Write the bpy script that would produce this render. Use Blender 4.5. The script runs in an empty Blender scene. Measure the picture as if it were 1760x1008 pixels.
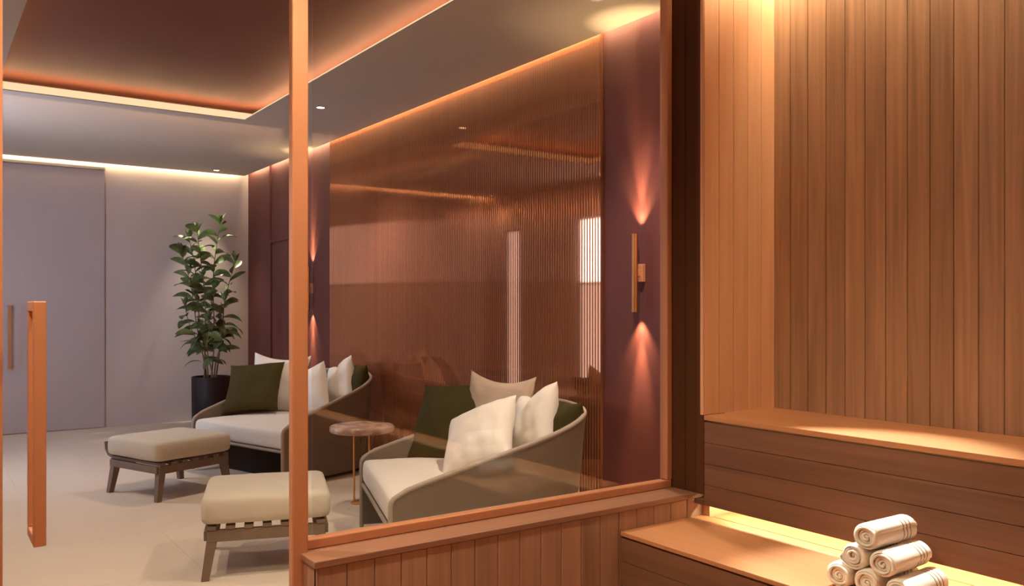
import bpy, bmesh, math, random
from mathutils import Vector, Matrix, noise
random.seed(7)
S = bpy.context.scene
COL = S.collection
PI = math.pi

# ------------------------------------------------------------------ camera
YAW = math.radians(35.117); FPX = 1454.1; HORIZON = 527.3; EYE = 1.35
cam_data = bpy.data.cameras.new('camera')
cam_data.sensor_fit = 'HORIZONTAL'; cam_data.sensor_width = 36.0
cam_data.lens = FPX / 1760 * 36.0
cam_data.shift_y = (HORIZON - 504) / 1760
cam_data.clip_start = 0.05
camera = bpy.data.objects.new('camera', cam_data); COL.objects.link(camera)
camera.location = (0, 0, EYE); camera.rotation_euler = (PI / 2, 0, -YAW)
S.camera = camera
# ------------------------------------------------------------------ world / view
S.view_settings.view_transform = 'Standard'; S.view_settings.look = 'None'
S.view_settings.gamma = 1; S.view_settings.use_curve_mapping = False
S.view_settings.exposure = 0.0
world = bpy.data.worlds.new('world'); S.world = world; world.use_nodes = True
world.node_tree.nodes['Background'].inputs[0].default_value = (.5, .6, .8, 1)
world.node_tree.nodes['Background'].inputs[1].default_value = 0.15
# light strengths (lamps of the place; sauna fill strips and sauna downlights are added)
WARM = (1.0, .72, .42); AMBER = (1.0, .68, .33); SOFT = (1.0, .87, .70); SAUNA = (1.0, .82, .58); DAY = (.62, .72, 1.0)
DOWN_W = 102; SCONCE_W = 30
TRAY_LED = 52; WALL_LED = 75; FAR_LED = 70; BENCH_LED = 75; SAUNA_LED = 120; SAUNA_FILL = 215
ADDED_DOWN_W = 130; WINDOW_E = 16.0
# room dimensions
XW, YB, H = 3.322, 10.346, 2.94          # lounge right wall, far wall, ceiling
XL = -.316                               # lounge left wall
YT, XT, XT0, YT0 = 7.213, 2.284, .467, 3.3    # ceiling tray
YH, YG, ZC = 2.412, 2.56, .585           # half wall front, glass line, cap height
XB, XK, YS, ZU, ZL, XLO = 2.609, 3.058, 2.36, .909, .489, 2.203   # benches
HS = 2.80                                # sauna ceiling

def area_light(name, loc, size, size_y, power, color, rot):
    l = bpy.data.lights.new(name, 'AREA'); l.shape = 'RECTANGLE'; l.size = size; l.size_y = size_y
    l.energy = power; l.color = color
    o = bpy.data.objects.new(name, l); o.location = loc; o.rotation_euler = rot; COL.objects.link(o); return o
def spot(name, loc, power, color, size, blend, rot=(0, 0, 0), radius=.02, parent=None):
    l = bpy.data.lights.new(name, 'SPOT'); l.energy = power; l.color = color
    l.spot_size = math.radians(size); l.spot_blend = blend; l.shadow_soft_size = radius
    o = bpy.data.objects.new(name, l); o.location = loc; o.rotation_euler = rot; COL.objects.link(o)
    if parent: o.parent = parent
    return o

# ------------------------------------------------------------------ materials
def mat(name):
    m = bpy.data.materials.new(name); m.use_nodes = True
    nt = m.node_tree; return m, nt, nt.nodes['Principled BSDF']
def N(nt, t, **k):
    n = nt.nodes.new(t)
    for a, b in k.items(): setattr(n, a, b)
    return n
def L(nt, a, b): nt.links.new(a, b)
def c4(c): return (c[0], c[1], c[2], 1)
def s2l(r, g, b):
    return tuple(((v / 255) / 12.92 if v / 255 <= .04045 else ((v / 255 + .055) / 1.055) ** 2.4) for v in (r, g, b))

def plain(name, col, rough=.6, metal=0, var=.08, scale=6, bump=.0, bscale=60, spec=.5, sheen=0, coords='Object'):
    m, nt, p = mat(name)
    tc = N(nt, 'ShaderNodeTexCoord'); nz = N(nt, 'ShaderNodeTexNoise'); nz.inputs['Scale'].default_value = scale
    nz.inputs['Detail'].default_value = 5
    L(nt, tc.outputs[coords], nz.inputs['Vector'])
    mx = N(nt, 'ShaderNodeMix', data_type='RGBA')
    mx.inputs[6].default_value = c4([v * (1 - var) for v in col]); mx.inputs[7].default_value = c4([min(1, v * (1 + var)) for v in col])
    L(nt, nz.outputs['Fac'], mx.inputs[0]); L(nt, mx.outputs[2], p.inputs['Base Color'])
    p.inputs['Roughness'].default_value = rough; p.inputs['Metallic'].default_value = metal
    p.inputs['Specular IOR Level'].default_value = spec
    if sheen: p.inputs['Sheen Weight'].default_value = sheen
    if bump:
        n2 = N(nt, 'ShaderNodeTexNoise'); n2.inputs['Scale'].default_value = bscale; n2.inputs['Detail'].default_value = 3
        L(nt, tc.outputs[coords], n2.inputs['Vector'])
        b = N(nt, 'ShaderNodeBump'); b.inputs['Strength'].default_value = bump; b.inputs['Distance'].default_value = .004
        L(nt, n2.outputs['Fac'], b.inputs['Height']); L(nt, b.outputs['Normal'], p.inputs['Normal'])
    return m

def wood(name, col, grain='Z', plank=None, pw=.09, off=0.0, rough=.5, contrast=.28, tint=.16):
    """wood with grain running along axis `grain`; planks of width pw counted along axis `plank` (world axes)."""
    m, nt, p = mat(name)
    g = N(nt, 'ShaderNodeNewGeometry'); sep = N(nt, 'ShaderNodeSeparateXYZ'); L(nt, g.outputs['Position'], sep.inputs[0])
    idx = None
    if plank:
        a = N(nt, 'ShaderNodeMath', operation='SUBTRACT'); L(nt, sep.outputs[plank], a.inputs[0]); a.inputs[1].default_value = off
        d = N(nt, 'ShaderNodeMath', operation='DIVIDE'); L(nt, a.outputs[0], d.inputs[0]); d.inputs[1].default_value = pw
        fl = N(nt, 'ShaderNodeMath', operation='FLOOR'); L(nt, d.outputs[0], fl.inputs[0]); idx = fl.outputs[0]
    wn = N(nt, 'ShaderNodeTexWhiteNoise', noise_dimensions='1D')
    if idx: L(nt, idx, wn.inputs['W'])
    mp = N(nt, 'ShaderNodeMapping'); sc = [38, 38, 38]; sc['XYZ'.index(grain)] = 1.1; mp.inputs['Scale'].default_value = sc
    L(nt, g.outputs['Position'], mp.inputs['Vector'])
    ad = N(nt, 'ShaderNodeVectorMath', operation='SCALE'); L(nt, wn.outputs['Color'], ad.inputs[0]); ad.inputs['Scale'].default_value = 40
    ad2 = N(nt, 'ShaderNodeVectorMath', operation='ADD'); L(nt, mp.outputs[0], ad2.inputs[0]); L(nt, ad.outputs[0], ad2.inputs[1])
    nz = N(nt, 'ShaderNodeTexNoise'); nz.inputs['Scale'].default_value = 1.0; nz.inputs['Detail'].default_value = 8
    nz.inputs['Roughness'].default_value = .62; nz.inputs['Distortion'].default_value = .5
    L(nt, ad2.outputs[0], nz.inputs['Vector'])
    mp3 = N(nt, 'ShaderNodeMapping'); s3 = [7, 7, 7]; s3['XYZ'.index(grain)] = .8; mp3.inputs['Scale'].default_value = s3
    L(nt, g.outputs['Position'], mp3.inputs['Vector'])
    nz3 = N(nt, 'ShaderNodeTexNoise'); nz3.inputs['Scale'].default_value = 1.0; nz3.inputs['Detail'].default_value = 3
    ad3 = N(nt, 'ShaderNodeVectorMath', operation='ADD'); L(nt, mp3.outputs[0], ad3.inputs[0]); L(nt, ad.outputs[0], ad3.inputs[1])
    L(nt, ad3.outputs[0], nz3.inputs['Vector'])
    r = N(nt, 'ShaderNodeValToRGB'); r.color_ramp.elements[0].position = .3; r.color_ramp.elements[1].position = .7
    r.color_ramp.elements[0].color = c4([v * (1 - contrast) for v in col]); r.color_ramp.elements[1].color = c4([min(1, v * (1 + contrast)) for v in col])
    av = N(nt, 'ShaderNodeMath', operation='ADD'); av.use_clamp = True
    h1 = N(nt, 'ShaderNodeMath', operation='MULTIPLY'); h1.inputs[1].default_value = .6; L(nt, nz.outputs['Fac'], h1.inputs[0])
    h2 = N(nt, 'ShaderNodeMath', operation='MULTIPLY'); h2.inputs[1].default_value = .4; L(nt, nz3.outputs['Fac'], h2.inputs[0])
    L(nt, h1.outputs[0], av.inputs[0]); L(nt, h2.outputs[0], av.inputs[1]); L(nt, av.outputs[0], r.inputs[0])
    mr = N(nt, 'ShaderNodeMapRange'); mr.inputs['To Min'].default_value = 1 - tint; mr.inputs['To Max'].default_value = 1 + tint
    L(nt, wn.outputs['Value'], mr.inputs['Value'])
    if not idx: mr.inputs['To Min'].default_value = 1; mr.inputs['To Max'].default_value = 1
    mul = N(nt, 'ShaderNodeVectorMath', operation='SCALE'); L(nt, r.outputs[0], mul.inputs[0]); L(nt, mr.outputs[0], mul.inputs['Scale'])
    L(nt, mul.outputs[0], p.inputs['Base Color'])
    p.inputs['Roughness'].default_value = rough; p.inputs['Specular IOR Level'].default_value = .35
    b = N(nt, 'ShaderNodeBump'); b.inputs['Strength'].default_value = .12; b.inputs['Distance'].default_value = .002
    L(nt, nz.outputs['Fac'], b.inputs['Height']); L(nt, b.outputs['Normal'], p.inputs['Normal'])
    return m

def emit(name, col, strength):
    m = bpy.data.materials.new(name); m.use_nodes = True; nt = m.node_tree
    for n in list(nt.nodes): nt.nodes.remove(n)
    e = N(nt, 'ShaderNodeEmission'); e.inputs[0].default_value = c4(col); e.inputs[1].default_value = strength
    o = N(nt, 'ShaderNodeOutputMaterial'); L(nt, e.outputs[0], o.inputs[0]); return m

def glass_mat(name, tint=(.97, .97, .96), boost=1.0):
    m = bpy.data.materials.new(name); m.use_nodes = True; nt = m.node_tree
    for n in list(nt.nodes): nt.nodes.remove(n)
    t = N(nt, 'ShaderNodeBsdfTransparent'); t.inputs[0].default_value = c4(tint)
    g = N(nt, 'ShaderNodeBsdfGlossy'); g.inputs['Roughness'].default_value = .0
    lw = N(nt, 'ShaderNodeLayerWeight'); lw.inputs[0].default_value = .5
    pw = N(nt, 'ShaderNodeMath', operation='POWER'); L(nt, lw.outputs['Facing'], pw.inputs[0]); pw.inputs[1].default_value = 5
    f = N(nt, 'ShaderNodeMath', operation='MULTIPLY_ADD'); L(nt, pw.outputs[0], f.inputs[0]); f.inputs[1].default_value = .965; f.inputs[2].default_value = .035
    mx = N(nt, 'ShaderNodeMixShader'); L(nt, f.outputs[0], mx.inputs[0]); L(nt, t.outputs[0], mx.inputs[1]); L(nt, g.outputs[0], mx.inputs[2])
    o = N(nt, 'ShaderNodeOutputMaterial'); L(nt, mx.outputs[0], o.inputs[0]); return m

M = {}
WOODC = (.40, .165, .062)
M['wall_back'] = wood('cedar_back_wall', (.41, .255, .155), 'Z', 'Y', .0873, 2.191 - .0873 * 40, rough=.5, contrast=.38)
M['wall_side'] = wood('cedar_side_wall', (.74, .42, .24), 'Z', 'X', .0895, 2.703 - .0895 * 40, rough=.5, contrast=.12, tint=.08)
M['half_wall'] = wood('cedar_half_wall', (.37, .21, .135), 'Z', 'X', .0932, 2.197 - .0932 * 40, rough=.5)
M['cap'] = wood('cedar_cap', (.29, .145, .088), 'X', None, rough=.42, contrast=.2)
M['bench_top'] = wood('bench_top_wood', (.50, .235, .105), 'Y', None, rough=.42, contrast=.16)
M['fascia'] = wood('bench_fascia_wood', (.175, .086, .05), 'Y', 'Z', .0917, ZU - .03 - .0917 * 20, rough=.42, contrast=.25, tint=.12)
M['dark_wood'] = wood('jamb_wood', (.085, .034, .015), 'Z', 'Y', .12, 0, rough=.5, contrast=.15)
M['copper'] = plain('copper_paint', (.50, .215, .105), rough=.42, metal=.1, var=.04)
M['brass'] = plain('brushed_brass', (.72, .38, .17), rough=.28, metal=1, var=.03)
M['glass'] = glass_mat('clear_glass')
M['ceil'] = plain('ceiling_paint', (.43, .385, .34), rough=.7, var=.03, scale=1.5, spec=.15)
M['tray'] = plain('copper_ceiling_panel', (.13, .043, .027), rough=.65, var=.18, scale=1.3, spec=.25)
M['farwall'] = plain('taupe_plaster', (.60, .505, .475), rough=.6, var=.04, scale=2)
M['doorwall'] = plain('grey_panel', (.50, .415, .405), rough=.6, var=.03, scale=2)
M['plum'] = plain('plum_plaster', (.105, .030, .028), rough=.6, var=.14, scale=1.8, spec=.25)
M['black'] = plain('black_ceramic', (.008, .006, .009), rough=.5, var=.1, spec=.3)
M['soil'] = plain('soil', (.03, .02, .012), rough=.95, var=.3, bump=.6, bscale=90)
M['fabric_shell'] = plain('taupe_wicker_cloth', (.19, .15, .115), rough=.85, var=.06, bump=.25, bscale=400, spec=.2)
M['rim'] = plain('taupe_rim_piping', (.34, .275, .22), rough=.6, var=.05, spec=.3)
M['seat'] = plain('oatmeal_linen', (.68, .62, .54), rough=.95, var=.05, bump=.25, bscale=350, spec=.15, sheen=.15)
M['ott'] = plain('sand_linen', (.50, .44, .35), rough=.95, var=.05, bump=.25, bscale=350, spec=.15, sheen=.15)
M['cream'] = plain('cream_linen', (.80, .735, .65), rough=.92, var=.04, bump=.2, bscale=350, spec=.15, sheen=.15)
M['beige'] = plain('beige_linen', (.50, .39, .30), rough=.92, var=.05, bump=.2, bscale=350, spec=.15)
M['olive'] = plain('olive_velvet', (.048, .040, .0095), rough=.85, var=.15, bump=.1, bscale=200, spec=.15)
M['teak'] = plain('weathered_teak', (.17, .115, .085), rough=.65, var=.2, scale=14, spec=.3)
M['darkbase'] = plain('dark_base', (.018, .013, .01), rough=.8, spec=.1)
M['led'] = emit('warm_led', WARM, WALL_LED)
M['led_tray'] = emit('warm_led_tray', (1, .66, .36), TRAY_LED)
M['led_diff'] = emit('led_diffuser', (1.0, .72, .42), 1.15)
M['led_far'] = emit('warm_led_far', (1, .74, .42), FAR_LED)
M['led_bench'] = emit('warm_led_bench', (1.0, .90, .60), BENCH_LED)
M['led_sauna'] = emit('amber_led', (1, .80, .52), SAUNA_LED)
M['added_fill'] = emit('added_sauna_fill', (1, .90, .74), SAUNA_FILL)  # glow of the unseen strips added to fill the sauna with light
M['lens'] = emit('lamp_lens', (1, .93, .82), 9)
M['sky_pane'] = emit('daylit_frosted_pane', DAY, WINDOW_E)
M['low_pane'] = emit('dim_frosted_pane', (.66, .72, .92), WINDOW_E * .25)

M['dark_wood'].node_tree.nodes['Principled BSDF'].inputs['Specular IOR Level'].default_value = .06
M['dark_wood'].node_tree.nodes['Principled BSDF'].inputs['Roughness'].default_value = .75
# leaves
m, nt, p = mat('leaf_green')
tc = N(nt, 'ShaderNodeTexCoord'); nz = N(nt, 'ShaderNodeTexNoise'); nz.inputs['Scale'].default_value = 9
L(nt, tc.outputs['Object'], nz.inputs['Vector'])
r = N(nt, 'ShaderNodeValToRGB'); r.color_ramp.elements[0].position = .35; r.color_ramp.elements[1].position = .68
r.color_ramp.elements[0].color = (.05, .095, .03, 1); r.color_ramp.elements[1].color = (.20, .27, .09, 1)
L(nt, nz.outputs['Fac'], r.inputs[0]); L(nt, r.outputs[0], p.inputs['Base Color'])
p.inputs['Roughness'].default_value = .38; p.inputs['Specular IOR Level'].default_value = .5
M['leaf'] = m
M['stem'] = plain('stem_brown', (.20, .14, .06), rough=.7, var=.2)

# marble
m, nt, p = mat('pink_marble')
tc = N(nt, 'ShaderNodeTexCoord'); nz = N(nt, 'ShaderNodeTexNoise'); nz.inputs['Scale'].default_value = 5; nz.inputs['Detail'].default_value = 8; nz.inputs['Distortion'].default_value = 1.6
L(nt, tc.outputs['Object'], nz.inputs['Vector'])
r = N(nt, 'ShaderNodeValToRGB'); r.color_ramp.elements[0].position = .42; r.color_ramp.elements[1].position = .56
r.color_ramp.elements[0].color = (.36, .22, .17, 1); r.color_ramp.elements[1].color = (.62, .46, .37, 1)
L(nt, nz.outputs['Fac'], r.inputs[0]); L(nt, r.outputs[0], p.inputs['Base Color']); p.inputs['Roughness'].default_value = .2
M['marble'] = m

# towel with three grey-olive bands near one end (local x)
m, nt, p = mat('cream_towelling')
tc = N(nt, 'ShaderNodeTexCoord'); sp = N(nt, 'ShaderNodeSeparateXYZ'); L(nt, tc.outputs['Object'], sp.inputs[0])
prev = None
for b0 in (.032, .050, .068):
    a = N(nt, 'ShaderNodeMath', operation='COMPARE'); L(nt, sp.outputs['X'], a.inputs[0]); a.inputs[1].default_value = b0; a.inputs[2].default_value = .0026
    if prev is None: prev = a.outputs[0]
    else:
        q = N(nt, 'ShaderNodeMath', operation='ADD'); L(nt, prev, q.inputs[0]); L(nt, a.outputs[0], q.inputs[1]); prev = q.outputs[0]
mx = N(nt, 'ShaderNodeMix', data_type='RGBA'); mx.inputs[6].default_value = (.88, .83, .74, 1); mx.inputs[7].default_value = (.27, .23, .16, 1)
L(nt, prev, mx.inputs[0]); L(nt, mx.outputs[2], p.inputs['Base Color']); p.inputs['Roughness'].default_value = .95; p.inputs['Specular IOR Level'].default_value = .1
nz = N(nt, 'ShaderNodeTexNoise'); nz.inputs['Scale'].default_value = 420; L(nt, tc.outputs['Object'], nz.inputs['Vector'])
b = N(nt, 'ShaderNodeBump'); b.inputs['Strength'].default_value = .5; b.inputs['Distance'].default_value = .002
L(nt, nz.outputs['Fac'], b.inputs['Height']); L(nt, b.outputs['Normal'], p.inputs['Normal'])
M['towel'] = m

# bronze fluted mirror
m = bpy.data.materials.new('bronze_fluted_mirror'); m.use_nodes = True; nt = m.node_tree
for n in list(nt.nodes): nt.nodes.remove(n)
g = N(nt, 'ShaderNodeBsdfGlossy'); g.inputs[0].default_value = (.62, .30, .17, 1); g.inputs['Roughness'].default_value = .045
d = N(nt, 'ShaderNodeBsdfDiffuse'); d.inputs[0].default_value = (.21, .075, .04, 1)
mx = N(nt, 'ShaderNodeMixShader'); mx.inputs[0].default_value = .48; L(nt, d.outputs[0], mx.inputs[1]); L(nt, g.outputs[0], mx.inputs[2])
o = N(nt, 'ShaderNodeOutputMaterial'); L(nt, mx.outputs[0], o.inputs[0])
M['mirror'] = m

# floor tiles
m, nt, p = mat('stone_floor_tiles')
gm = N(nt, 'ShaderNodeNewGeometry')
br = N(nt, 'ShaderNodeTexBrick'); br.offset = .5; br.inputs['Scale'].default_value = 1
br.inputs['Brick Width'].default_value = 1.2; br.inputs['Row Height'].default_value = .9; br.inputs['Mortar Size'].default_value = .002
br.inputs['Color1'].default_value = (.62, .515, .41, 1); br.inputs['Color2'].default_value = (.66, .55, .44, 1); br.inputs['Mortar'].default_value = (.50, .41, .32, 1)
L(nt, gm.outputs['Position'], br.inputs['Vector'])
nz = N(nt, 'ShaderNodeTexNoise'); nz.inputs['Scale'].default_value = 2.2; nz.inputs['Detail'].default_value = 6; L(nt, gm.outputs['Position'], nz.inputs['Vector'])
mr = N(nt, 'ShaderNodeMapRange'); mr.inputs['To Min'].default_value = .93; mr.inputs['To Max'].default_value = 1.07; L(nt, nz.outputs['Fac'], mr.inputs['Value'])
sc = N(nt, 'ShaderNodeVectorMath', operation='SCALE'); L(nt, br.outputs['Color'], sc.inputs[0]); L(nt, mr.outputs[0], sc.inputs['Scale'])
L(nt, sc.outputs[0], p.inputs['Base Color']); p.inputs['Roughness'].default_value = .42; p.inputs['Specular IOR Level'].default_value = .3
M['floor'] = m
M['deck'] = wood('sauna_floor_wood', (.30, .13, .06), 'Y', 'X', .12, 0, rough=.5)

# ------------------------------------------------------------------ mesh helpers
class MB:
    def __init__(s): s.bm = bmesh.new()
    def face(s, pts):
        vs = [s.bm.verts.new(p) for p in pts]
        return s.bm.faces.new(vs)
    def box(s, x0, x1, y0, y1, z0, z1):
        v = [s.bm.verts.new((x, y, z)) for z in (z0, z1) for y in (y0, y1) for x in (x0, x1)]
        for f in ((0, 2, 3, 1), (4, 5, 7, 6), (0, 1, 5, 4), (2, 6, 7, 3), (0, 4, 6, 2), (1, 3, 7, 5)): s.bm.faces.new([v[i] for i in f])
        return v
    def prism(s, poly, axis, a0, a1):
        """poly: 2D points; extruded along axis between a0,a1"""
        def P(p, a):
            if axis == 'X': return (a, p[0], p[1])
            if axis == 'Y': return (p[0], a, p[1])
            return (p[0], p[1], a)
        A = [s.bm.verts.new(P(p, a0)) for p in poly]; B = [s.bm.verts.new(P(p, a1)) for p in poly]
        n = len(poly); s.bm.faces.new(A[::-1]); s.bm.faces.new(B)
        for i in range(n): s.bm.faces.new((A[i], A[(i + 1) % n], B[(i + 1) % n], B[i]))
    def tube(s, pts, r, seg=10, closed=False, cap=True):
        pts = [Vector(p) for p in pts]; n = len(pts); rings = []
        rr = r if isinstance(r, (list, tuple)) else [r] * n
        up = None
        for i, p in enumerate(pts):
            if closed: t = pts[(i + 1) % n] - pts[i - 1]
            else: t = pts[min(i + 1, n - 1)] - pts[max(i - 1, 0)]
            t.normalize()
            if up is None:
                up = Vector((0, 0, 1)) if abs(t.z) < .9 else Vector((1, 0, 0))
            a = t.cross(up)
            if a.length < 1e-5: a = t.orthogonal()
            a.normalize(); up = a.cross(t).normalized()
            rings.append([s.bm.verts.new(p + (a * math.cos(2 * PI * k / seg) + up * math.sin(2 * PI * k / seg)) * rr[i]) for k in range(seg)])
        m = n if closed else n - 1
        for i in range(m):
            A, B = rings[i], rings[(i + 1) % n]
            for k in range(seg): s.bm.faces.new((A[k], A[(k + 1) % seg], B[(k + 1) % seg], B[k]))
        if cap and not closed: s.bm.faces.new(rings[0][::-1]); s.bm.faces.new(rings[-1])
    def lathe(s, prof, seg=32, c=(0, 0, 0)):
        rings = []
        for (r, z) in prof:
            if r < 1e-6: rings.append([s.bm.verts.new((c[0], c[1], c[2] + z))])
            else: rings.append([s.bm.verts.new((c[0] + r * math.cos(2 * PI * k / seg), c[1] + r * math.sin(2 * PI * k / seg), c[2] + z)) for k in range(seg)])
        for A, B in zip(rings, rings[1:]):
            for k in range(seg):
                q = (k + 1) % seg
                if len(A) == 1: s.bm.faces.new((A[0], B[q], B[k]))
                elif len(B) == 1: s.bm.faces.new((A[k], A[q], B[0]))
                else: s.bm.faces.new((A[k], A[q], B[q], B[k]))
    def grid(s, P, wrap_u=False):
        V = [[s.bm.verts.new(p) for p in row] for row in P]
        for i in range(len(V) - 1):
            m = len(V[0]); e = m if wrap_u else m - 1
            for j in range(e): s.bm.faces.new((V[i][j], V[i][(j + 1) % m], V[i + 1][(j + 1) % m], V[i + 1][j]))
        return V
    def build(s, name, material, parent=None, smooth=False, bevel=0, sub=0, loc=None, weld=False):
        if weld: bmesh.ops.remove_doubles(s.bm, verts=s.bm.verts, dist=1e-5)
        bmesh.ops.recalc_face_normals(s.bm, faces=s.bm.faces)
        me = bpy.data.meshes.new(name); s.bm.to_mesh(me); s.bm.free()
        if smooth:
            for f in me.polygons: f.use_smooth = True
        if smooth and not sub: me.set_sharp_from_angle(angle=math.radians(48))
        me.materials.append(material)
        o = bpy.data.objects.new(name, me); COL.objects.link(o)
        if loc: o.location = loc
        if parent: o.parent = parent
        if bevel:
            b = o.modifiers.new('bevel', 'BEVEL'); b.width = bevel; b.segments = 2; b.limit_method = 'ANGLE'; b.angle_limit = math.radians(40)
        if sub:
            q = o.modifiers.new('sub', 'SUBSURF'); q.levels = q.render_levels = sub
        return o
def tag(o, label=None, cat=None, group=None, kind=None):
    if label: o['label'] = label
    if cat: o['category'] = cat
    if group: o['group'] = group
    if kind: o['kind'] = kind
    return o
def struct(o, label, cat): return tag(o, label, cat, kind='structure')
def thing(name, label, cat, loc=(0, 0, 0), rz=0, group=None):
    o = bpy.data.objects.new(name, None); COL.objects.link(o); o.location = loc; o.rotation_euler = (0, 0, rz); o.empty_display_size = .1
    return tag(o, label, cat, group)
def B(name, material, parent, *dims, bevel=0):
    mb = MB(); mb.box(*dims); return mb.build(name, material, parent, bevel=bevel)

# ================================================================== STRUCTURE
def planks(mb, axis, face, a0, a1, z0, z1, pw, off, thick, sign, gap=.002):
    """vertical boards; axis 'X' -> boards counted along X on plane Y=face. sign: direction of the visible normal"""
    i0 = math.floor((a0 - off) / pw); i1 = math.ceil((a1 - off) / pw)
    for i in range(i0, i1):
        b0 = max(a0, off + i * pw + gap / 2); b1 = min(a1, off + (i + 1) * pw - gap / 2)
        if b1 - b0 < .004: continue
        c = .002
        if axis == 'X':
            f, k = face, face - sign * thick
            mb.prism([(b0, k), (b0, f - sign * c), (b0 + c, f), (b1 - c, f), (b1, f - sign * c), (b1, k)], 'Z', z0, z1)
        else:
            f, k = face, face - sign * thick
            mb.prism([(k, b0), (f - sign * c, b0), (f, b0 + c), (f, b1 - c), (f - sign * c, b1), (k, b1)], 'Z', z0, z1)

# floor
struct(B('floor', M['floor'], None, XL - .15, XW + .2, YH + .02, YB + .15, -.08, 0), 'beige stone tiled floor of the lounge', 'floor')
struct(B('floor', M['deck'], None, -1.6, 3.4, -1.8, YH + .02, -.08, 0), 'wooden floor of the sauna', 'floor')
# far wall with recessed slot at its top and a flush grey door panel
struct(B('wall_far', M['farwall'], None, XL - .15, XW + .2, YB, YB + .12, 0, 3.25), 'taupe plaster wall at the far end of the lounge', 'wall')
d2 = thing('door_2', 'grey flush sliding door in the far taupe wall', 'door', (1.715, YB, 0)); tag(d2, kind='structure')
B('door_panel', M['doorwall'], d2, -1.55, -.004, -.022, 0, .006, 2.865, bevel=.003)
B('track', M['ceil'], d2, -1.6, 0, -.035, 0, 2.872, 2.90)
hb = MB(); hb.box(-.94, -.905, -.085, -.065, .70, 1.362); hb.box(-.94, -.905, -.067, -.02, .70, .725); hb.box(-.94, -.905, -.067, -.02, 1.337, 1.362)
tag(hb.build('handle', M['copper'], d2, bevel=.002), 'copper pull handle')
# right wall: plum plaster
struct(B('wall_right', M['plum'], None, XW, XW + .12, 2.45, YB, 0, 3.25), 'plum plaster wall on the right of the lounge', 'wall')
d3 = thing('door_3', 'plum flush door beside the potted plant', 'door', (XW, 9.0, 0)); tag(d3, kind='structure')
B('door_panel', M['plum'], d3, -.012, 0, -.46, .46, .01, 2.07, bevel=.002)
fr = MB()
fr.box(-.028, 0, .47, .505, 0, 2.115); fr.box(-.028, 0, -.505, -.47, 0, 2.115); fr.box(-.028, 0, -.47, .47, 2.08, 2.115)
fr.build('door_frame', M['plum'], d3, bevel=.002)
struct(B('trim_1', M['plum'], None, XW - .022, XW, 9.512, 9.54, 0, 3.05), 'thin vertical trim beside the plum door', 'trim')
# left wall with window opening (world seen only by reflection)
wb = MB()
WY0, WY1, WZ0, WZ1 = 7.25, 8.42, .10, 2.5
wb.box(XL - .12, XL, YH + .2, WY0, 0, 3.25); wb.box(XL - .12, XL, WY1, 9.66, 0, 3.25)
wb.box(XL - .12, XL, WY0, WY1, WZ1, 3.25); wb.box(XL - .12, XL, WY0, WY1, 0, WZ0)
wb.box(XL - .12, XL, 10.04, YB, 0, 3.25); wb.box(XL - .12, XL, 9.66, 10.04, 2.45, 3.25); wb.box(XL - .12, XL, 9.66, 10.04, 0, .1)
struct(wb.build('wall_left', M['farwall'], None), 'taupe wall on the left of the lounge, seen in the mirror', 'wall')
w2 = thing('window_2', 'bright frosted daylight window mirrored in the fluted panel', 'window', (XL - .06, (WY0 + WY1) / 2, WZ0)); tag(w2, kind='structure')
hw = (WY1 - WY0) / 2
B('window_pane', M['sky_pane'], w2, -.008, .0, -hw + .04, hw - .04, 1.56, 2.36)
B('window_pane', M['low_pane'], w2, -.008, .0, -hw + .04, hw - .04, .04, 1.53)
fm = MB()
fm.box(-.04, .04, -hw, -hw + .04, 0, 2.4); fm.box(-.04, .04, hw - .04, hw, 0, 2.4); fm.box(-.04, .04, -hw + .04, hw - .04, 2.36, 2.4)
fm.box(-.04, .04, -hw + .04, hw - .04, 0, .04); fm.box(-.04, .04, -hw + .04, hw - .04, 1.53, 1.56)
fm.build('window_frame', M['darkbase'], w2)
w3 = thing('window_3', 'narrow dim window strip beside the far corner, mirrored in the panel', 'window', (XL - .06, 9.85, .1)); tag(w3, kind='structure')
B('window_pane', M['low_pane'], w3, -.008, 0, -.16, .16, .03, 2.32)
fm = MB(); fm.box(-.04, .04, -.19, -.16, 0, 2.35); fm.box(-.04, .04, .16, .19, 0, 2.35); fm.box(-.04, .04, -.16, .16, 2.32, 2.35); fm.box(-.04, .04, -.16, .16, 0, .03)
fm.build('window_frame', M['darkbase'], w3)

# lounge ceiling: slab with tray opening, slots along right and far wall
SX, SY = XW - .062, YB - .055
cb = MB()
def ring(xa, xb, ya, yb, z): return [(xa, ya, z), (xb, ya, z), (xb, yb, z), (xa, yb, z)]
o_b = ring(XL, SX, YH + .19, SY, H); o_t = ring(XL, SX, YH + .19, SY, H + .07)
i_b = ring(XT0, XT, YT0, YT, H); e = .004; i_e = ring(XT0, XT, YT0, YT, H + .006)
ledge_in = ring(XT0 - .1, XT + .1, YT0 - .1, YT + .1, H + .07)
for A, Bq in ((o_b, i_b), (o_b, o_t), (o_t, ledge_in), (i_b, i_e)):
    for k in range(4): cb.face([A[k], A[(k + 1) % 4], Bq[(k + 1) % 4], Bq[k]])
ceiling = struct(cb.build('ceiling', M['ceil'], None, weld=True), 'grey lounge ceiling with a recessed lit tray', 'ceiling')
cd = MB()
i_t = ring(XT0 - .1, XT + .1, YT0 - .1, YT + .1, H + .085)
for k in range(4): cd.face([i_e[k], i_e[(k + 1) % 4], i_t[(k + 1) % 4], i_t[k]])
tag(cd.build('light_diffuser', M['led_diff'], ceiling), 'glowing cream edge around the ceiling tray')
ct = MB(); q = .5; zt = 3.125
a0, a1, b0_, b1_ = XT0 - q, XT + q, YT0 - q, YT + q
ct.face(ring(a0, a1, b0_, b1_, zt))
lo, hi = ring(a0, a1, b0_, b1_, H + .07), ring(a0, a1, b0_, b1_, zt)
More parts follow.
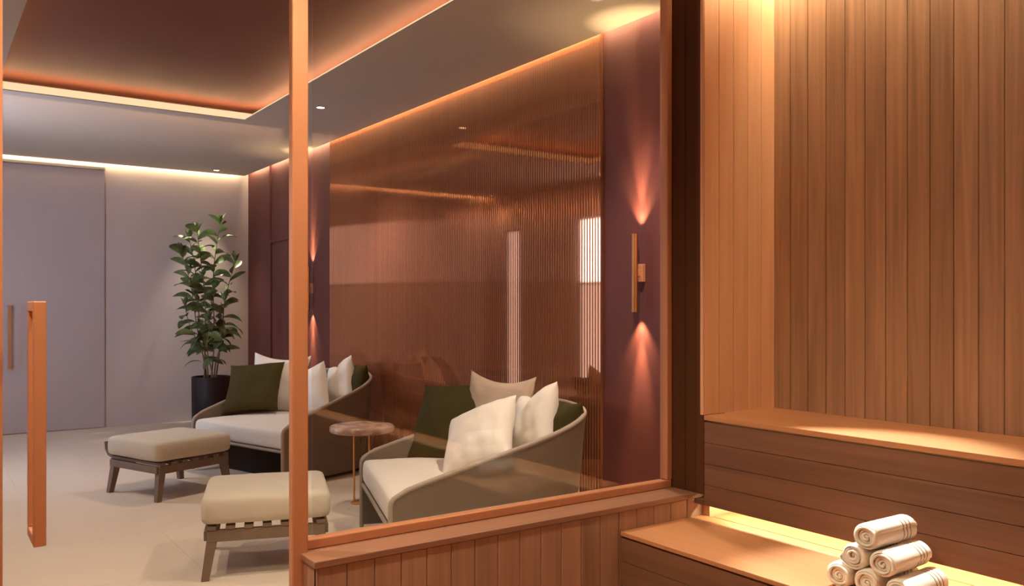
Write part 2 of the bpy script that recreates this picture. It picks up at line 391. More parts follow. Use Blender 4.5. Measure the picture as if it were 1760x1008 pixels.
for k in range(4): ct.face([lo[k], lo[(k + 1) % 4], hi[(k + 1) % 4], hi[k]])
tag(ct.build('tray_panel', M['tray'], ceiling), 'dark copper recessed panel')
ls = MB(); w = .02; x0, x1, y0, y1 = XT0 - .235, XT + .235, YT0 - .235, YT + .235; z0, z1 = H + .071, H + .081
ls.box(x0 - w, x0, y0, y1, z0, z1); ls.box(x1, x1 + w, y0, y1, z0, z1); ls.box(x0, x1, y0 - w, y0, z0, z1); ls.box(x0, x1, y1, y1 + w, z0, z1)
ls.build('light_strip', M['led_tray'], ceiling)
B('light_strip', M['led'], ceiling, SX + .0, SX + .008, 2.7, YB - .1, H + .045, H + .065)
B('light_strip', M['led_far'], ceiling, XL + .05, XW - .1, SY + .0, SY + .008, H + .045, H + .065)
B('slot_cover', M['ceil'], ceiling, XL - .1, XW + .1, YH + .19, YB, 3.25, 3.28)

# fluted bronze mirror panel on the right wall
fp = MB(); pitch = .025; y = 3.785; prof = []
XF = XW - .022
prof.append((XW - .002, y))
prof.append((XF, y))
while y + pitch < 7.79:
    c = .0085; nn = 10
    prof.append((XF, y + .0005)); prof.append((XF, y + pitch - c))
    for k in range(1, nn):
        a = PI * k / nn
        prof.append((XF - .0036 * math.sin(a), y + pitch - c + c * k / nn))
    y += pitch
    prof.append((XF, y))
prof.append((XW - .002, y))
z0, z1 = .005, 3.04
A = [fp.bm.verts.new((p_[0], p_[1], z0)) for p_ in prof]; Bv = [fp.bm.verts.new((p_[0], p_[1], z1)) for p_ in prof]
for i in range(len(prof) - 1): fp.bm.faces.new((A[i], A[i + 1], Bv[i + 1], Bv[i]))
tag(fp.build('fluted_panel', M['mirror'], None, smooth=True), 'tall bronze fluted mirror panel on the right wall behind the daybeds', 'wall panel')

# partition: half wall, cap, glazing, post, jamb
hwl = MB(); hwl.box(.985, 2.70, YH + .012, YG + .06, 0, ZC - .022)
planks(hwl, 'X', YH, .979, 2.66, 0, ZC - .024, .0932, 2.197 - .0932 * 40, .015, -1)
planks(hwl, 'Y', .979, YH + .002, YG + .05, 0, ZC - .024, .075, YH + .002, .012, -1)
half = struct(hwl.build('wall_partition', M['half_wall'], None), 'low wood-planked half wall under the glass partition', 'wall')
cp = MB(); cp.box(.972, 2.668, YH - .006, YG + .06, ZC - .022, ZC); tag(cp.build('cap', M['cap'], half, bevel=.003), 'smooth wooden cap board on the half wall')
w1 = thing('window_1', 'large fixed clear glass pane in a copper frame above the half wall', 'window', (.996, YG, ZC)); tag(w1, kind='structure')
B('glass_pane', M['glass'], w1, .03, 1.60, -.005, .005, .02, 2.15)
gf = MB(); gf.box(.0, 1.615, -.022, .022, 0, .032); gf.box(1.588, 1.618, -.022, .022, .032, 2.15); gf.box(0, 1.618, -.022, .022, 2.15, 2.20)
gf.build('window_frame', M['copper'], w1, bevel=.004)
pst = MB(); pst.box(.944, .996, 2.515, 2.550, 0, HS)
struct(pst.build('trim_2', M['copper'], None, bevel=.005), 'copper post between the glass door and the fixed glass pane', 'trim')
# return wall (dark jamb), runs from glass to the side wall
jb = MB(); planks(jb, 'Y', 2.615, YS, YG - .005, ZC + .001, HS, .105, YS, .014, -1)
jb.box(2.63, 2.75, YS + .01, YG + .06, ZC + .001, HS)
struct(jb.build('wall_return', M['dark_wood'], None), 'dark narrow wood jamb at the right end of the glass', 'wall')
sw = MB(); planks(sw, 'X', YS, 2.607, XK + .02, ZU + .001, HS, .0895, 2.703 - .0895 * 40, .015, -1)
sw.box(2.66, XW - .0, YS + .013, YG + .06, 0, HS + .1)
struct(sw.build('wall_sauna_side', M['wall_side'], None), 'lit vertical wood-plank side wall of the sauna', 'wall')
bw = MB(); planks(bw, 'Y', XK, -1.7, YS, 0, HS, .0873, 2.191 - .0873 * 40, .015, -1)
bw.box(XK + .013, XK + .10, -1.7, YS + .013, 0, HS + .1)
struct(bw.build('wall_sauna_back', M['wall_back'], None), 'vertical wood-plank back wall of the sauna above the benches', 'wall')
ol = MB(); ol.box(-1.6, -1.5, -1.7, YG, 0, HS + .1)
struct(ol.build('wall_sauna_left', M['wall_back'], None), 'wood-plank left wall of the sauna', 'wall')
ol = MB(); ol.box(-1.6, XK + .1, -1.8, -1.7, 0, HS + .1)
struct(ol.build('wall_sauna_rear', M['wall_back'], None), 'wood-plank rear wall of the sauna', 'wall')
ol = MB(); ol.box(-1.5, .10, YG - .04, YG + .04, 0, HS + .1); ol.box(.10, 2.64, YG - .04, YG + .04, 2.74, HS + .48)
struct(ol.build('wall_front', M['wall_back'], None), 'wooden wall around the glass partition', 'wall')
B_ = B('trim_3', M['copper'], None, .10, .1795, YG - .035, YG + .035, 0, 2.74)
struct(B_, 'copper frame on the hinge side of the glass door, at the left edge', 'trim')
sc_ = MB(); sc_.box(-1.38, XK - .09, -1.6, YS - .09, HS, HS + .05); sc_.box(-1.6, XK + .1, -1.8, YG - .04, HS + .16, HS + .2)
sc_.box(-1.38, 2.50, YS - .09, YG - .04, HS, HS + .05)
sceil = struct(sc_.build('ceiling', M['cap'], None), 'wooden ceiling of the sauna', 'ceiling')
B('light_strip', M['led_sauna'], sceil, XK - .088, XK - .074, -1.6, YS - .03, HS + .03, HS + .05)
B('light_strip', M['led_sauna'], sceil, 2.56, XK - .1, YS - .088, YS - .074, HS + .03, HS + .05)
B('light_strip', M['added_fill'], sceil, -1.394, -1.38, -1.6, YG - .1, HS + .03, HS + .05)  # unseen strip along the left wall, added as fill light
B('light_strip', M['added_fill'], sceil, -1.3, XK - .1, -1.614, -1.6, HS + .03, HS + .05)  # unseen strip along the rear wall, added as fill light

# glass door with tall copper pull
d1 = thing('door_1', 'frameless clear glass door with a tall copper pull', 'door', (.18, YG, 0)); tag(d1, kind='structure')
B('glass_pane', M['glass'], d1, .003, .772, -.005, .005, .008, 2.735)
hd = MB(); hx0, hx1 = .262 - .18, .297 - .18
ya, yb = 2.41 - YG, -.006
z0, z1 = .748, 1.363
hx0 = .237 - .18; hx1 = .266 - .18
hd.box(hx0, hx1, ya, ya + .026, z0, z1)
hd.box(hx0, hx1, ya + .026, yb, z0, z0 + .026); hd.box(hx0, hx1, ya + .026, yb, z1 - .026, z1)
hd.box(hx0, hx1, yb - .022, yb, z0 + .026, z1 - .026)
tag(hd.build('handle', M['copper'], d1, bevel=.003), 'tall rectangular copper pull handle')

# ================================================================== SAUNA BENCHES
Y0 = -1.7
ub = thing('sauna_bench', 'upper sauna bench with a bright wood top and dark plank front', 'bench', (XB, .3, 0))
def rel(o, *d): return (d[0] - o.location.x, d[1] - o.location.x, d[2] - o.location.y, d[3] - o.location.y, d[4] - o.location.z, d[5] - o.location.z)
B('seat', M['bench_top'], ub, *rel(ub, XB, XK - .002, Y0 + .003, YS - .002, ZU - .02, ZU), bevel=.003)
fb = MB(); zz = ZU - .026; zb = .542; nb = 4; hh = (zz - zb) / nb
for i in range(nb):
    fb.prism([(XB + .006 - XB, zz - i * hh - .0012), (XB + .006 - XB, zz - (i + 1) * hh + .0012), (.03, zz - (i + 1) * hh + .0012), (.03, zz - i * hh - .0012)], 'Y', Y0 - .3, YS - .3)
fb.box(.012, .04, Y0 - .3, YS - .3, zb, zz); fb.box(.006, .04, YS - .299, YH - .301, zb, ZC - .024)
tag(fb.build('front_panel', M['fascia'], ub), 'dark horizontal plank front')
B('light_strip', M['led_bench'], ub, *rel(ub, XB + .105, XB + .125, Y0 + .05, YS - .03, zb + .062, zb + .072))
lb = thing('sauna_bench', 'lower sauna bench holding the rolled towels', 'bench', (XLO, .3, 0))
B('seat', M['bench_top'], lb, *rel(lb, XLO, 2.664, Y0, YH - .001, ZL - .018, ZL), bevel=.003)
B('seat_slat', M['bench_top'], lb, *rel(lb, 2.669, 2.95, Y0, YH - .05, ZL - .018, ZL), bevel=.002)
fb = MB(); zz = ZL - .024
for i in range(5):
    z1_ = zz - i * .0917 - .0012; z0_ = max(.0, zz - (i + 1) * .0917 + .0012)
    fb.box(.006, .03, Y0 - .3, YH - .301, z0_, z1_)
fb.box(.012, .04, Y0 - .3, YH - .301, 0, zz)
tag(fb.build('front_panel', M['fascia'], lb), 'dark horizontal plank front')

# ================================================================== TOWELS
def towel_mesh(seed):
    rnd = random.Random(seed); bm = bmesh.new()
    Lh = .108; R = .0485; turns = 4.2; rin = .007; n = 110
    xs = [-Lh, -Lh + .003, -Lh + .010, -Lh + .025, -.04, 0, .04, Lh - .025, Lh - .010, Lh - .003, Lh]
    ph = rnd.uniform(0, 6.28)
    def rad(i, outer):
        t = i / (n - 1); th = t * turns * 2 * PI
        pitch = (R - rin) / turns
        r_ = rin + (R - rin) * t - (0 if outer else pitch * .80)
        if t > .985 and outer: r_ -= (t - .985) / .015 * pitch * .75
        squash = 1 + .035 * math.sin(2 * th * .5 + ph) * (1 - t) + .02 * math.sin(3 * th + ph) * (1 - t)
        return max(.001, r_ * squash), th + ph
    def pt(x, i, outer):
        r_, th = rad(i, outer); ex = (Lh - abs(x))
        t = i / (n - 1)
        if t > 1 - 1 / turns: # outermost turn rounds over at the ends
            k = max(0, 1 - ex / .012); r_ -= (.0075 if outer else .0) * k * k
        xx = x * (1 + .00 + (.035 * math.sin(t * 9 + ph) - .05 * (1 - t)) * (abs(x) / Lh) ** 4)
        return Vector((xx, r_ * math.cos(th), r_ * math.sin(th) * .88))
    O = [[bm.verts.new(pt(x, i, True)) for i in range(n)] for x in xs]
    I = [[bm.verts.new(pt(x, i, False)) for i in range(n)] for x in xs]
    for a in range(len(xs) - 1):
        for i in range(n - 1):
            bm.faces.new((O[a][i], O[a][i + 1], O[a + 1][i + 1], O[a + 1][i]))
            bm.faces.new((I[a][i], I[a + 1][i], I[a + 1][i + 1], I[a][i + 1]))
        bm.faces.new((O[a][-1], I[a][-1], I[a + 1][-1], O[a + 1][-1])); bm.faces.new((O[a][0], O[a + 1][0], I[a + 1][0], I[a][0]))
    for i in range(n - 1):
        bm.faces.new((O[0][i], I[0][i], I[0][i + 1], O[0][i + 1])); bm.faces.new((O[-1][i], O[-1][i + 1], I[-1][i + 1], I[-1][i]))
    bmesh.ops.recalc_face_normals(bm, faces=bm.faces)
    me = bpy.data.meshes.new('towel_roll'); bm.to_mesh(me); bm.free()
    for f in me.polygons: f.use_smooth = True
    me.materials.append(M['towel']); return me
TX, TY, TD = 2.402, 1.540, .0955
rows = [(0, TY, 'cream rolled towel at the left end of the bottom row'), (0, TY - TD, 'cream rolled towel in the middle of the bottom row'), (0, TY - 2 * TD, 'cream rolled towel at the right end of the bottom row'),
        (1, TY - .5 * TD, 'left rolled towel in the middle row of the stack'), (1, TY - 1.5 * TD, 'right rolled towel in the middle row of the stack'),
        (2, TY - TD, 'single cream rolled towel on top of the stack')]
for i, (lev, ty, lab) in enumerate(rows):
    me = towel_mesh(i + 3)
    o = bpy.data.objects.new('rolled_towel', me); COL.objects.link(o)
    o.location = (TX + .002 * lev + [0, .004, .0, .006, -.004, -.004][i], ty, ZL + .0405 + lev * .068)
    o.rotation_euler = (0, 0, [.03, -.02, .02, -.015, .03, -.02][i])
    tag(o, lab, 'towel', 'rolled towels stacked on the lower bench')

# ================================================================== DAYBEDS
W_, D_, X0_, ZF, ZB, PW = 1.196, 1.143, .541, .445, .79, .936
def u_curve(inset=0, nst=14, narc=48):
    W = W_ - 2 * inset; D = D_ - inset; P = []
    for i in range(nst): P.append((X0_ * i / nst, -W / 2))
    for i in range(narc + 1):
        th = -PI / 2 + PI * i / narc
        c = abs(math.cos(th)) ** .75; s_ = math.copysign(abs(math.sin(th)) ** .75, math.sin(th))
        P.append((X0_ + (D - X0_) * c, W / 2 * s_))
    for i in range(nst): P.append((X0_ * (1 - (i + 1) / nst), W / 2))
    return P
def rim_z(x): return ZF + (ZB - ZF) * max(0, min(1, x / D_)) ** PW
def make_daybed(label, loc, rz):
    t = thing('daybed', label, 'daybed', loc, rz, None)
    # shell
    mb = MB(); Po = u_curve(0); Pi = u_curve(.028); levels = 9
    def row(P, k, outer):
        out = []
        for (x, y) in P:
            zt = rim_z(x) - .004; zz = .03 + (zt - .03) * k; tp = (1 - k) * .075 * (x / D_)
            if x < .03: zt2 = zt - .03 * (1 - x / .03); zz = .03 + (zt2 - .03) * k
            out.append((x * (1 - tp * .9), y * (1 - tp * .8), zz))
        return out
    R_ = [row(Po, i / levels, True) for i in range(levels + 1)] + [row(Pi, i / levels, False) for i in range(levels, -1, -1)]
    V = mb.grid(R_ + [R_[0]])
    for k in range(len(R_) // 2):
        a, b = len(R_) - 1 - k, len(R_) - 2 - k
    mb.build('shell', M['fabric_shell'], t, smooth=True, weld=True)
    # rim: along the top edge and down the two front posts
    P = [(x, y, rim_z(x)) for (x, y) in u_curve(.010)]
    def post(y):
        r = .045; z = ZF
        return [(-.004, y, .012), (-.004, y, .10), (-.004, y, .2), (-.004, y, z - r)] + [(-.004 + r * (1 - math.cos(a)), y, z - r + r * math.sin(a)) for a in (PI * .125, PI * .25, PI * .375)]
    ya = P[0][1]; first = [p for p in P if p[0] > .05]
    path = post(ya) + first + post(-ya)[::-1]
    mb = MB(); mb.tube(path, .0135, 10); mb.build('rim', M['rim'], t, smooth=True)
    mb = MB(); mb.tube([(.004, -W_ / 2 + .02, .27), (.004, W_ / 2 - .02, .27)], .012, 10); mb.build('front_rail', M['rim'], t, smooth=True)
    B('seat_deck', M['darkbase'], t, .01, .80, -W_ / 2 + .045, W_ / 2 - .045, .245, .275)
    B('plinth', M['darkbase'], t, .22, .85, -W_ / 2 + .12, W_ / 2 - .12, .0, .245)
    # seat cushion following the U plan, crowned
    mb = MB(); ins = .036; P = u_curve(ins); c0 = (.55, 0)
    P = [(max(x, .0), y) for x, y in P]
    # outline incl. front edge
    front = [(.0, P[-1][1] + (P[0][1] - P[-1][1]) * k / 16) for k in range(1, 16)]
    O = P + front; n = len(O); z0, z1 = .278, .425
    prof = [(.86, z0), (.97, z0 + .004), (.993, z0 + .02), (1.0, z0 + .05), (1.0, z1 - .05), (.993, z1 - .022), (.972, z1 - .006), (.93, z1 + .002), (.8, z1 + .010), (.55, z1 + .018), (.25, z1 + .022)]
    rows_ = []
    for s_, z in prof: rows_.append([(c0[0] + (x - c0[0]) * s_, c0[1] + (y - c0[1]) * s_, z + (.003 * noise.noise(Vector((x * 5, y * 5, z * 9 + rz)))) ) for (x, y) in O])
    V = mb.grid(rows_, wrap_u=True); mb.bm.faces.new(V[-1]); mb.bm.faces.new(V[0][::-1])
    sc = mb.build('seat_cushion', M['seat'], t, smooth=True)
    return t
S1 = (2.026, 4.168, -.321); S2 = (2.04, 6.654, .301)
make_daybed('curved taupe daybed with oatmeal seat nearest the glass, beside the side table', (S1[0], S1[1], 0), S1[2])
make_daybed('curved taupe daybed with oatmeal seat farther back, beside the potted plant', (S2[0], S2[1], 0), S2[2])

def pillow(name, label, m, c, yaw, lean, roll, s, th=.085, seed=0, chop=0.0, group=None, sag=.0):
    n0 = Vector((math.cos(yaw), math.sin(yaw), 0)); a0 = Vector((-math.sin(yaw), math.cos(yaw), 0)); b0 = Vector((0, 0, 1))
    b = b0 * math.cos(lean) - n0 * math.sin(lean); nn = n0 * math.cos(lean) + b0 * math.sin(lean)
    a = a0 * math.cos(roll) + b * math.sin(roll); b2 = -a0 * math.sin(roll) + b * math.cos(roll)
    G = 26; mb = MB(); rnd = Vector((seed * 3.1, seed * 1.7, 0))
    for side in (1, -1):
        P = []
        for i in range(G + 1):
            row = []
            for j in range(G + 1):
                u = -1 + 2 * i / G; v = -1 + 2 * j / G
                u = math.sin(u * PI / 2) * .35 + u * .65; v = math.sin(v * PI / 2) * .35 + v * .65
                e = (1 - u * u) * (1 - v * v)
                h = max(0, e) ** .42
                x = u * (1 - .085 * (1 - v * v) * abs(u) ** 1.5); y = v * (1 - .085 * (1 - u * u) * abs(v) ** 1.5)
                if chop:
                    g = math.exp(-(u / .33) ** 2) * max(0, (v + .3) / 1.3) ** 1.5
                    y -= chop * g; h *= 1 - .35 * g
                y -= sag * (1 - u * u) * (v + 1) * .3
                z = side * th * h * (1 + .12 * noise.noise(Vector((u * 1.4, v * 1.4, side)) + rnd))
                wr = noise.noise(Vector((u * 3.1, v * 2.0, side * 2)) + rnd * 2) * .011 + abs(noise.noise(Vector((u * 6, v * 3.2, side)) + rnd * 3)) * -.009
                z += side * wr * min(1, e * 5)
                row.append((x * s / 2, y * s / 2, z))
            P.append(row)
        mb.grid(P)
    mat_ = Matrix((a, b2, nn)).transposed().to_4x4()
    o = mb.build(name, m, None, smooth=True, weld=True)
    o.matrix_world = Matrix.Translation(Vector(c)) @ mat_
    return tag(o, label, 'pillow', group)
GP1 = 'pillows on the near daybed'; GP2 = 'pillows on the far daybed'
pillow('throw_pillow', 'large olive green pillow at the left of the near daybed', M['olive'], (2.69, 4.485, .642), 3.55, .56, .10, .525, seed=1, group=GP1)
pillow('throw_pillow', 'beige pillow standing behind the others on the near daybed', M['beige'], (2.86, 4.21, .70), 3.451, .139, -.035, .50, seed=2, group=GP1, sag=.25)
pillow('throw_pillow', 'cream pillow leaning foremost on the near daybed', M['cream'], (2.545, 3.93, .622), 3.3, .72, .52, .45, th=.105, seed=3, group=GP1)
pillow('throw_pillow', 'cream pillow with pinched top corners on the near daybed', M['cream'], (2.85, 3.85, .678), 2.986, .3, .30, .43, th=.095, seed=4, chop=.22, group=GP1)
pillow('throw_pillow', 'small olive pillow tucked against the rim at the right of the near daybed', M['olive'], (2.92, 3.655, .63), 2.803, .16, .07, .40, seed=5, group=GP1)
pillow('throw_pillow', 'olive green pillow at the left of the far daybed', M['olive'], (2.36, 7.20, .66), 4.007, .635, .089, .48, seed=6, group=GP2)
pillow('throw_pillow', 'pale beige pillow behind the olive one on the far daybed', M['cream'], (2.588, 7.234, .68), 3.99, .25, -.06, .52, seed=7, group=GP2, sag=.2)
pillow('throw_pillow', 'cream pillow just right of the copper post on the far daybed', M['cream'], (2.70, 6.80, .625), 3.425, .25, .431, .42, th=.10, seed=8, group=GP2)
pillow('throw_pillow', 'cream pillow with a pinched peak at the back right of the far daybed', M['cream'], (2.95, 6.74, .675), 3.136, .15, .321, .43, seed=9, chop=.2, group=GP2)
pillow('throw_pillow', 'dark olive pillow against the back rim of the far daybed', M['olive'], (3.05, 6.62, .66), 3.0, .10, .05, .40, seed=10, group=GP2)

# ================================================================== OTTOMANS
def make_ottoman(label, loc, rz, sx=.63, sy=.63):
    t = thing('ottoman', label, 'ottoman', loc, rz, None)
    hx, hy = sx / 2, sy / 2
    # cushion: rounded box
    G = 16; mb = MB(); z0, z1 = .275, .405
    outline = []
    rc = .05
    for (cx, cy, a_) in ((hx - rc, hy - rc, 0), (-hx + rc, hy - rc, PI / 2), (-hx + rc, -hy + rc, PI), (hx - rc, -hy + rc, 3 * PI / 2)):
        for k in range(7): outline.append((cx + rc * math.cos(a_ + PI / 2 * k / 6), cy + rc * math.sin(a_ + PI / 2 * k / 6)))
        nx = {0: (-1, 0), PI / 2: (0, -1), PI: (1, 0), 3 * PI / 2: (0, 1)}[a_]
        x_, y_ = outline[-1]; ln = (sx if nx[0] else sy) - 2 * rc
        for k in range(1, 6): outline.append((x_ + nx[0] * ln * k / 6, y_ + nx[1] * ln * k / 6))
    rows_ = []
    for s_, z in ((.88, z0), (.965, z0 + .004), (.992, z0 + .018), (1, z0 + .045), (1, z1 - .05), (.99, z1 - .022), (.965, z1 - .007), (.92, z1 + .001), (.78, z1 + .008), (.5, z1 + .013), (.2, z1 + .015)):
        rows_.append([(x * s_ + .003 * noise.noise(Vector((x * 6, y * 6, z * 10))), y * s_, z + .004 * noise.noise(Vector((x * 4 + 5, y * 4, z * 3 + rz)))) for x, y in outline])
    V = mb.grid(rows_, wrap_u=True); mb.bm.faces.new(V[-1]); mb.bm.faces.new(V[0][::-1])
    mb.build('cushion', M['ott'], t, smooth=True)
    # frame: rails along x with slat teeth, cross rails, slats curving up at the far end (+y)
    fx, fy = hx - .03, hy - .035
    fr = MB()
    for s_ in (-1, 1): fr.box(-fx, fx, s_ * fy - .016, s_ * fy + .016, .188, .245)
    for s_ in (-1, 1): fr.box(s_ * fx - .016, s_ * fx + .016, -fy, fy, .192, .240)
    fr.build('frame', M['teak'], t, bevel=.003)
    n = 7; wd = 2 * fx / (2 * n - 1)
    for i in range(n):
        xc = -fx + wd * (2 * i + .5)
        sl = MB(); y0 = -fy - .02; pr = [(y0, .246), (fy - .02, .246), (fy + .05, .262), (fy + .085, .30), (fy + .095, .36), (fy + .083, .36), (fy + .072, .305), (fy + .045, .277), (fy - .02, .266), (y0, .266)]
        sl.prism(pr, 'X', xc - wd / 2, xc + wd / 2)
        sl.build('slat', M['teak'], t, bevel=.002)
    for sx_ in (-1, 1):
        for sy_ in (-1, 1):
            lg = MB(); x1_, y1_ = sx_ * (fx - .022), sy_ * (fy - .012); x0_, y0_ = x1_ + sx_ * .03, y1_ + sy_ * .018
            a_, b_ = .025, .019
            top = [(x1_ - a_, y1_ - a_, .190), (x1_ + a_, y1_ - a_, .190), (x1_ + a_, y1_ + a_, .190), (x1_ - a_, y1_ + a_, .190)]
            bot = [(x0_ - b_, y0_ - b_, 0), (x0_ + b_, y0_ - b_, 0), (x0_ + b_, y0_ + b_, 0), (x0_ - b_, y0_ + b_, 0)]
            V = lg.grid([bot, top], wrap_u=True); lg.bm.faces.new(V[0][::-1]); lg.bm.faces.new(V[1])
            lg.build('leg', M['teak'], t, bevel=.002)
    return t
make_ottoman('sand cushioned ottoman on a slatted teak frame, nearest the glass', (1.53, 4.45, 0), -.33)
make_ottoman('sand cushioned ottoman on a slatted teak frame, in front of the far daybed', (1.525, 6.55, 0), .38)

# ================================================================== SIDE TABLE
tb = thing('side_table', 'small round marble side table on thin brass rods between the daybeds', 'side table', (2.535, 5.42, 0), 0)
mb = MB(); mb.lathe([(0, .478), (.205, .478), (.219, .483), (.224, .494), (.2235, .514), (.214, .5225), (.206, .524), (0, .524)], 48); mb.build('tabletop', M['marble'], tb, smooth=True)
for (rx, ry) in ((-.085, -.055), (.08, .05)):
    mb = MB(); mb.tube([(rx, ry, .006), (rx, ry, .488)], .0075, 10); rod = mb.build('rod', M['brass'], tb, smooth=True)
    mb = MB(); mb.tube([(rx + .075 + .095 * math.cos(a), ry - .01 + .055 * math.sin(a), .007) for a in [2 * PI * k / 28 for k in range(28)]], .0065, 8, closed=True)
    mb.tube([(rx - .02, ry, .007), (rx + .17, ry - .01, .007)], .0065, 8)
    mb.build('foot', M['brass'], rod, smooth=True)

# ================================================================== PLANT
PX, PY = 2.76, 9.93
pl = thing('potted_plant', 'tall leafy green plant in a black round pot in the far corner', 'plant', (PX, PY, 0))
mb = MB(); mb.lathe([(0, 0), (.20, 0), (.208, .01), (.212, .545), (.208, .55), (.196, .55), (.194, .50), (0, .50)], 48); pot = mb.build('pot', M['black'], pl, smooth=True)
mb = MB(); mb.lathe([(0, .522), (.12, .52), (.192, .512)], 32); mb.build('soil', M['soil'], pot, smooth=True)
# camera-independent layout of stems: (base xy, tip xyz)
Rv = Vector((math.cos(YAW), -math.sin(YAW), 0)); Fv = Vector((math.sin(YAW), math.cos(YAW), 0))
stems = [  # lateral offset at base / tip, depth base / tip, tip height
    (.00, .10, .00, -.02, 2.30), (-.06, -.26, .02, .00, 2.12), (-.03, -.12, -.05, -.06, 2.20), (.05, .27, .03, .0, 1.86),
    (-.08, -.33, .04, -.05, 1.95), (.07, .22, -.03, -.12, 1.40), (-.05, -.24, -.06, -.15, 1.35), (.02, .02, -.07, -.18, 1.20)]
st = MB(); lf = MB(); rl = random.Random(11)
def leaf(mb, base, dirv, length, width, droop, roll):
    d = Vector(dirv).normalized(); side = d.cross(Vector((0, 0, 1)))
    if side.length < .05: side = Vector((1, 0, 0))
    side.normalize(); up = side.cross(d).normalized()
    side, up = side * math.cos(roll) + up * math.sin(roll), -side * math.sin(roll) + up * math.cos(roll)
    n = 9; rows_ = []; p = Vector(base); seg = length / n; cur = d.copy()
    for i in range(n + 1):
        t = i / n
        wv = width * .5 * (math.sin(PI * min(1, t ** .85 * 1.0)) ** .8 if 0 < t < 1 else 0) * (0.55 + .6 * t)
        if i == 0: wv = .003
        if i == n: wv = .0015
        upc = side.cross(cur).normalized()
        rows_.append([p - side * wv + upc * wv * .28, p - side * wv * .5 + upc * wv * .10, p, p + side * wv * .5 + upc * wv * .10, p + side * wv + upc * wv * .28])
        p = p + cur * seg
        cur = (cur + Vector((0, 0, -1)) * droop * seg * 9).normalized()
    mb.grid(rows_)
for si, (b0, t0, bd, td, zt) in enumerate(stems):
    p0 = Rv * b0 + Fv * bd + Vector((0, 0, .51)); p3 = Rv * t0 + Fv * td + Vector((0, 0, zt)); pts = []
    nseg = 16
    for i in range(nseg + 1):
        t = i / nseg; k = t ** 1.5
        pp = Vector((p0.x + (p3.x - p0.x) * k, p0.y + (p3.y - p0.y) * k, p0.z + (p3.z - p0.z) * t))
        pp += Rv * .02 * math.sin(t * 7 + si * 2) + Fv * .015 * math.sin(t * 6 + si)
        pts.append(pp)
    st.tube(pts, [.0085 - .005 * i / nseg for i in range(nseg + 1)], 6)
    ang = rl.uniform(0, 6.28); ln = zt - .5; zcur = .28 + .12 * rl.random() if zt > 1.5 else .25
    while zcur < ln:
        t = zcur / ln; f_ = t * nseg; i = min(int(f_), nseg - 1); pp = pts[i].lerp(pts[i + 1], f_ - i)
        low = pp.z < 1.25
        lift = .25 + .6 * t if not low else rl.uniform(.1, .8)
        d = Vector((math.cos(ang), math.sin(ang), lift + rl.uniform(-.2, .2)))
        # keep foliage off the wall behind
        if d.y > .3 and pp.y > .0: d.y *= .4
        if pp.x + .2 * d.x > .42: d.x *= .3
        Ln = rl.uniform(.19, .26) * (1.1 if low else 1) * (1 - .25 * max(0, t - .8) * 5 * .6)
        leaf(lf, pp, d, Ln, rl.uniform(.095, .125), rl.uniform(.35, .8) if low else rl.uniform(.15, .7), rl.uniform(-1.1, 1.1))
        ang += 2.4 + rl.uniform(-.3, .3); zcur += rl.uniform(.04, .06) if zt > 1.5 else rl.uniform(.05, .08)
    for k in range(5):
        a_ = k * 1.256 + si; leaf(lf, pts[-1], (math.cos(a_) * .5, math.sin(a_) * .35, 1), rl.uniform(.10, .15), .055, .05, 0)
# long drooping leaves near the pot
for (lx, dz, ln) in ((-.24, .95, .26), (-.10, .85, .22), (.20, .92, .26), (.26, .98, .24), (-.2, .72, .22), (.16, .74, .2), (0.02, 1.12, .2), (-.3, 1.42, .2)):
    base = Rv * lx * .35 + Fv * -.10 + Vector((0, 0, dz))
    leaf(lf, base, Rv * (1 if lx > 0 else -1) + Fv * -.35 + Vector((0, 0, .35)), ln, .075, .75, .15)
st.build('stems', M['stem'], pl, smooth=True)
lf.build('foliage', M['leaf'], pl, smooth=True)

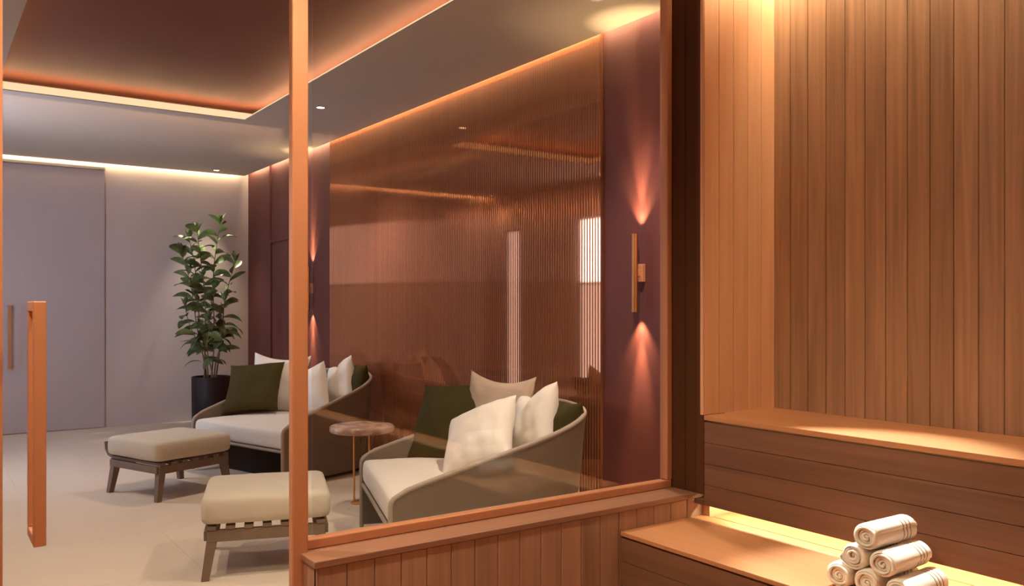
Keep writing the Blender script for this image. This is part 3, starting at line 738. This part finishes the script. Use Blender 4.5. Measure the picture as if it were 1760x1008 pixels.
# ================================================================== SCONCES
def sconce(label, y):
    t = thing('wall_sconce', label, 'wall lamp', (XW, y, 1.537), 0, 'tube sconces on the plum wall')
    ox = -.052
    mb = MB(); n = 20; r = .0175
    mb.lathe([(.0135, -.218), (r, -.218), (r, .218), (.0135, .218), (.0135, .205), (0, .205)], n, (ox, 0, 0))
    mb.tube([(ox, 0, -.216), (ox, 0, -.214)], .0135, n); mb.build('tube', M['brass'], t, smooth=False)
    mb = MB(); mb.box(-.024, 0, -.03, .03, -.05, .05); mb.box(ox + .015, -.02, -.012, .012, -.018, .018); mb.build('wall_mount', M['copper'], t, bevel=.003)
    for s_ in (1, -1):
        spot('sconce_bulb', (ox + .012, 0, s_ * .222), SCONCE_W * 1.5, AMBER, 76, 1.0, (PI if s_ > 0 else 0, .0, 0), .008, t)
        spot('sconce_bulb', (ox + .012, 0, s_ * .222), SCONCE_W * 6.5, AMBER, 30, 1.0, (PI if s_ > 0 else 0, 0, 0), .008, t)
    return t
sconce('brass tube sconce at the right, glowing above and below, nearest the glass edge', 3.459)
sconce('brass tube sconce just right of the copper post, near the far daybed', 8.27)

# ================================================================== DOWNLIGHTS
def downlight(label, x, y, z, power, col=SOFT, size=105, grp='recessed lounge downlights', tilt=(0, 0)):
    t = thing('downlight', label, 'ceiling light', (x, y, z), 0, grp)
    mb = MB(); mb.lathe([(.030, -.001), (.034, -.004), (.048, -.004), (.050, -.0005)], 28); mb.build('trim_ring', M['ceil'], t, smooth=True)
    mb = MB(); mb.lathe([(0, -.0015), (.030, -.0015)], 24); mb.build('lens', M['lens'], t)
    spot('downlight_bulb', (0, 0, -.012), power, col, size, .7, (tilt[0], tilt[1], 0), .03, t)
    return t
downlight('recessed downlight right of the copper post', 2.635, 6.402, H, DOWN_W)
downlight('recessed downlight by the far corner above the plant', 2.856, 10.052, H, DOWN_W * 1.6, SOFT, 58, 'recessed lounge downlights', (-.08, .05))
downlight('recessed downlight near the glass, out of the direct view', 2.72, 3.0, H, DOWN_W * 2.2)
downlight('recessed downlight at the left near the glass', .05, 3.35, H, DOWN_W * 1.6)
downlight('recessed downlight at the left of the tray', .05, 5.4, H, DOWN_W)
downlight('recessed downlight at the left beyond the tray, seen in the mirror', -.10, 7.68, H, DOWN_W * .7)
downlight('recessed downlight in the far left corner, seen in the mirror', -.137, 10.08, H, DOWN_W * .2)
downlight('added unseen fill downlight in the sauna ceiling close to the glass', .95, 1.95, HS, ADDED_DOWN_W, SAUNA, 130, 'added sauna downlights')  # added out of view to light the sauna side of the frames
downlight('added unseen fill downlight in the sauna ceiling beside the door', -.2, 1.95, HS, ADDED_DOWN_W, SAUNA, 130, 'added sauna downlights')  # second added fill lamp, out of view
downlight('added downlight brightening the towels, above the upper bench end, out of the picture', 2.62, 2.10, HS, ADDED_DOWN_W * 4.2, (1, .97, .90), 28, 'added sauna downlights', (-.29, .10))  # narrow lamp added out of view to brighten the towels
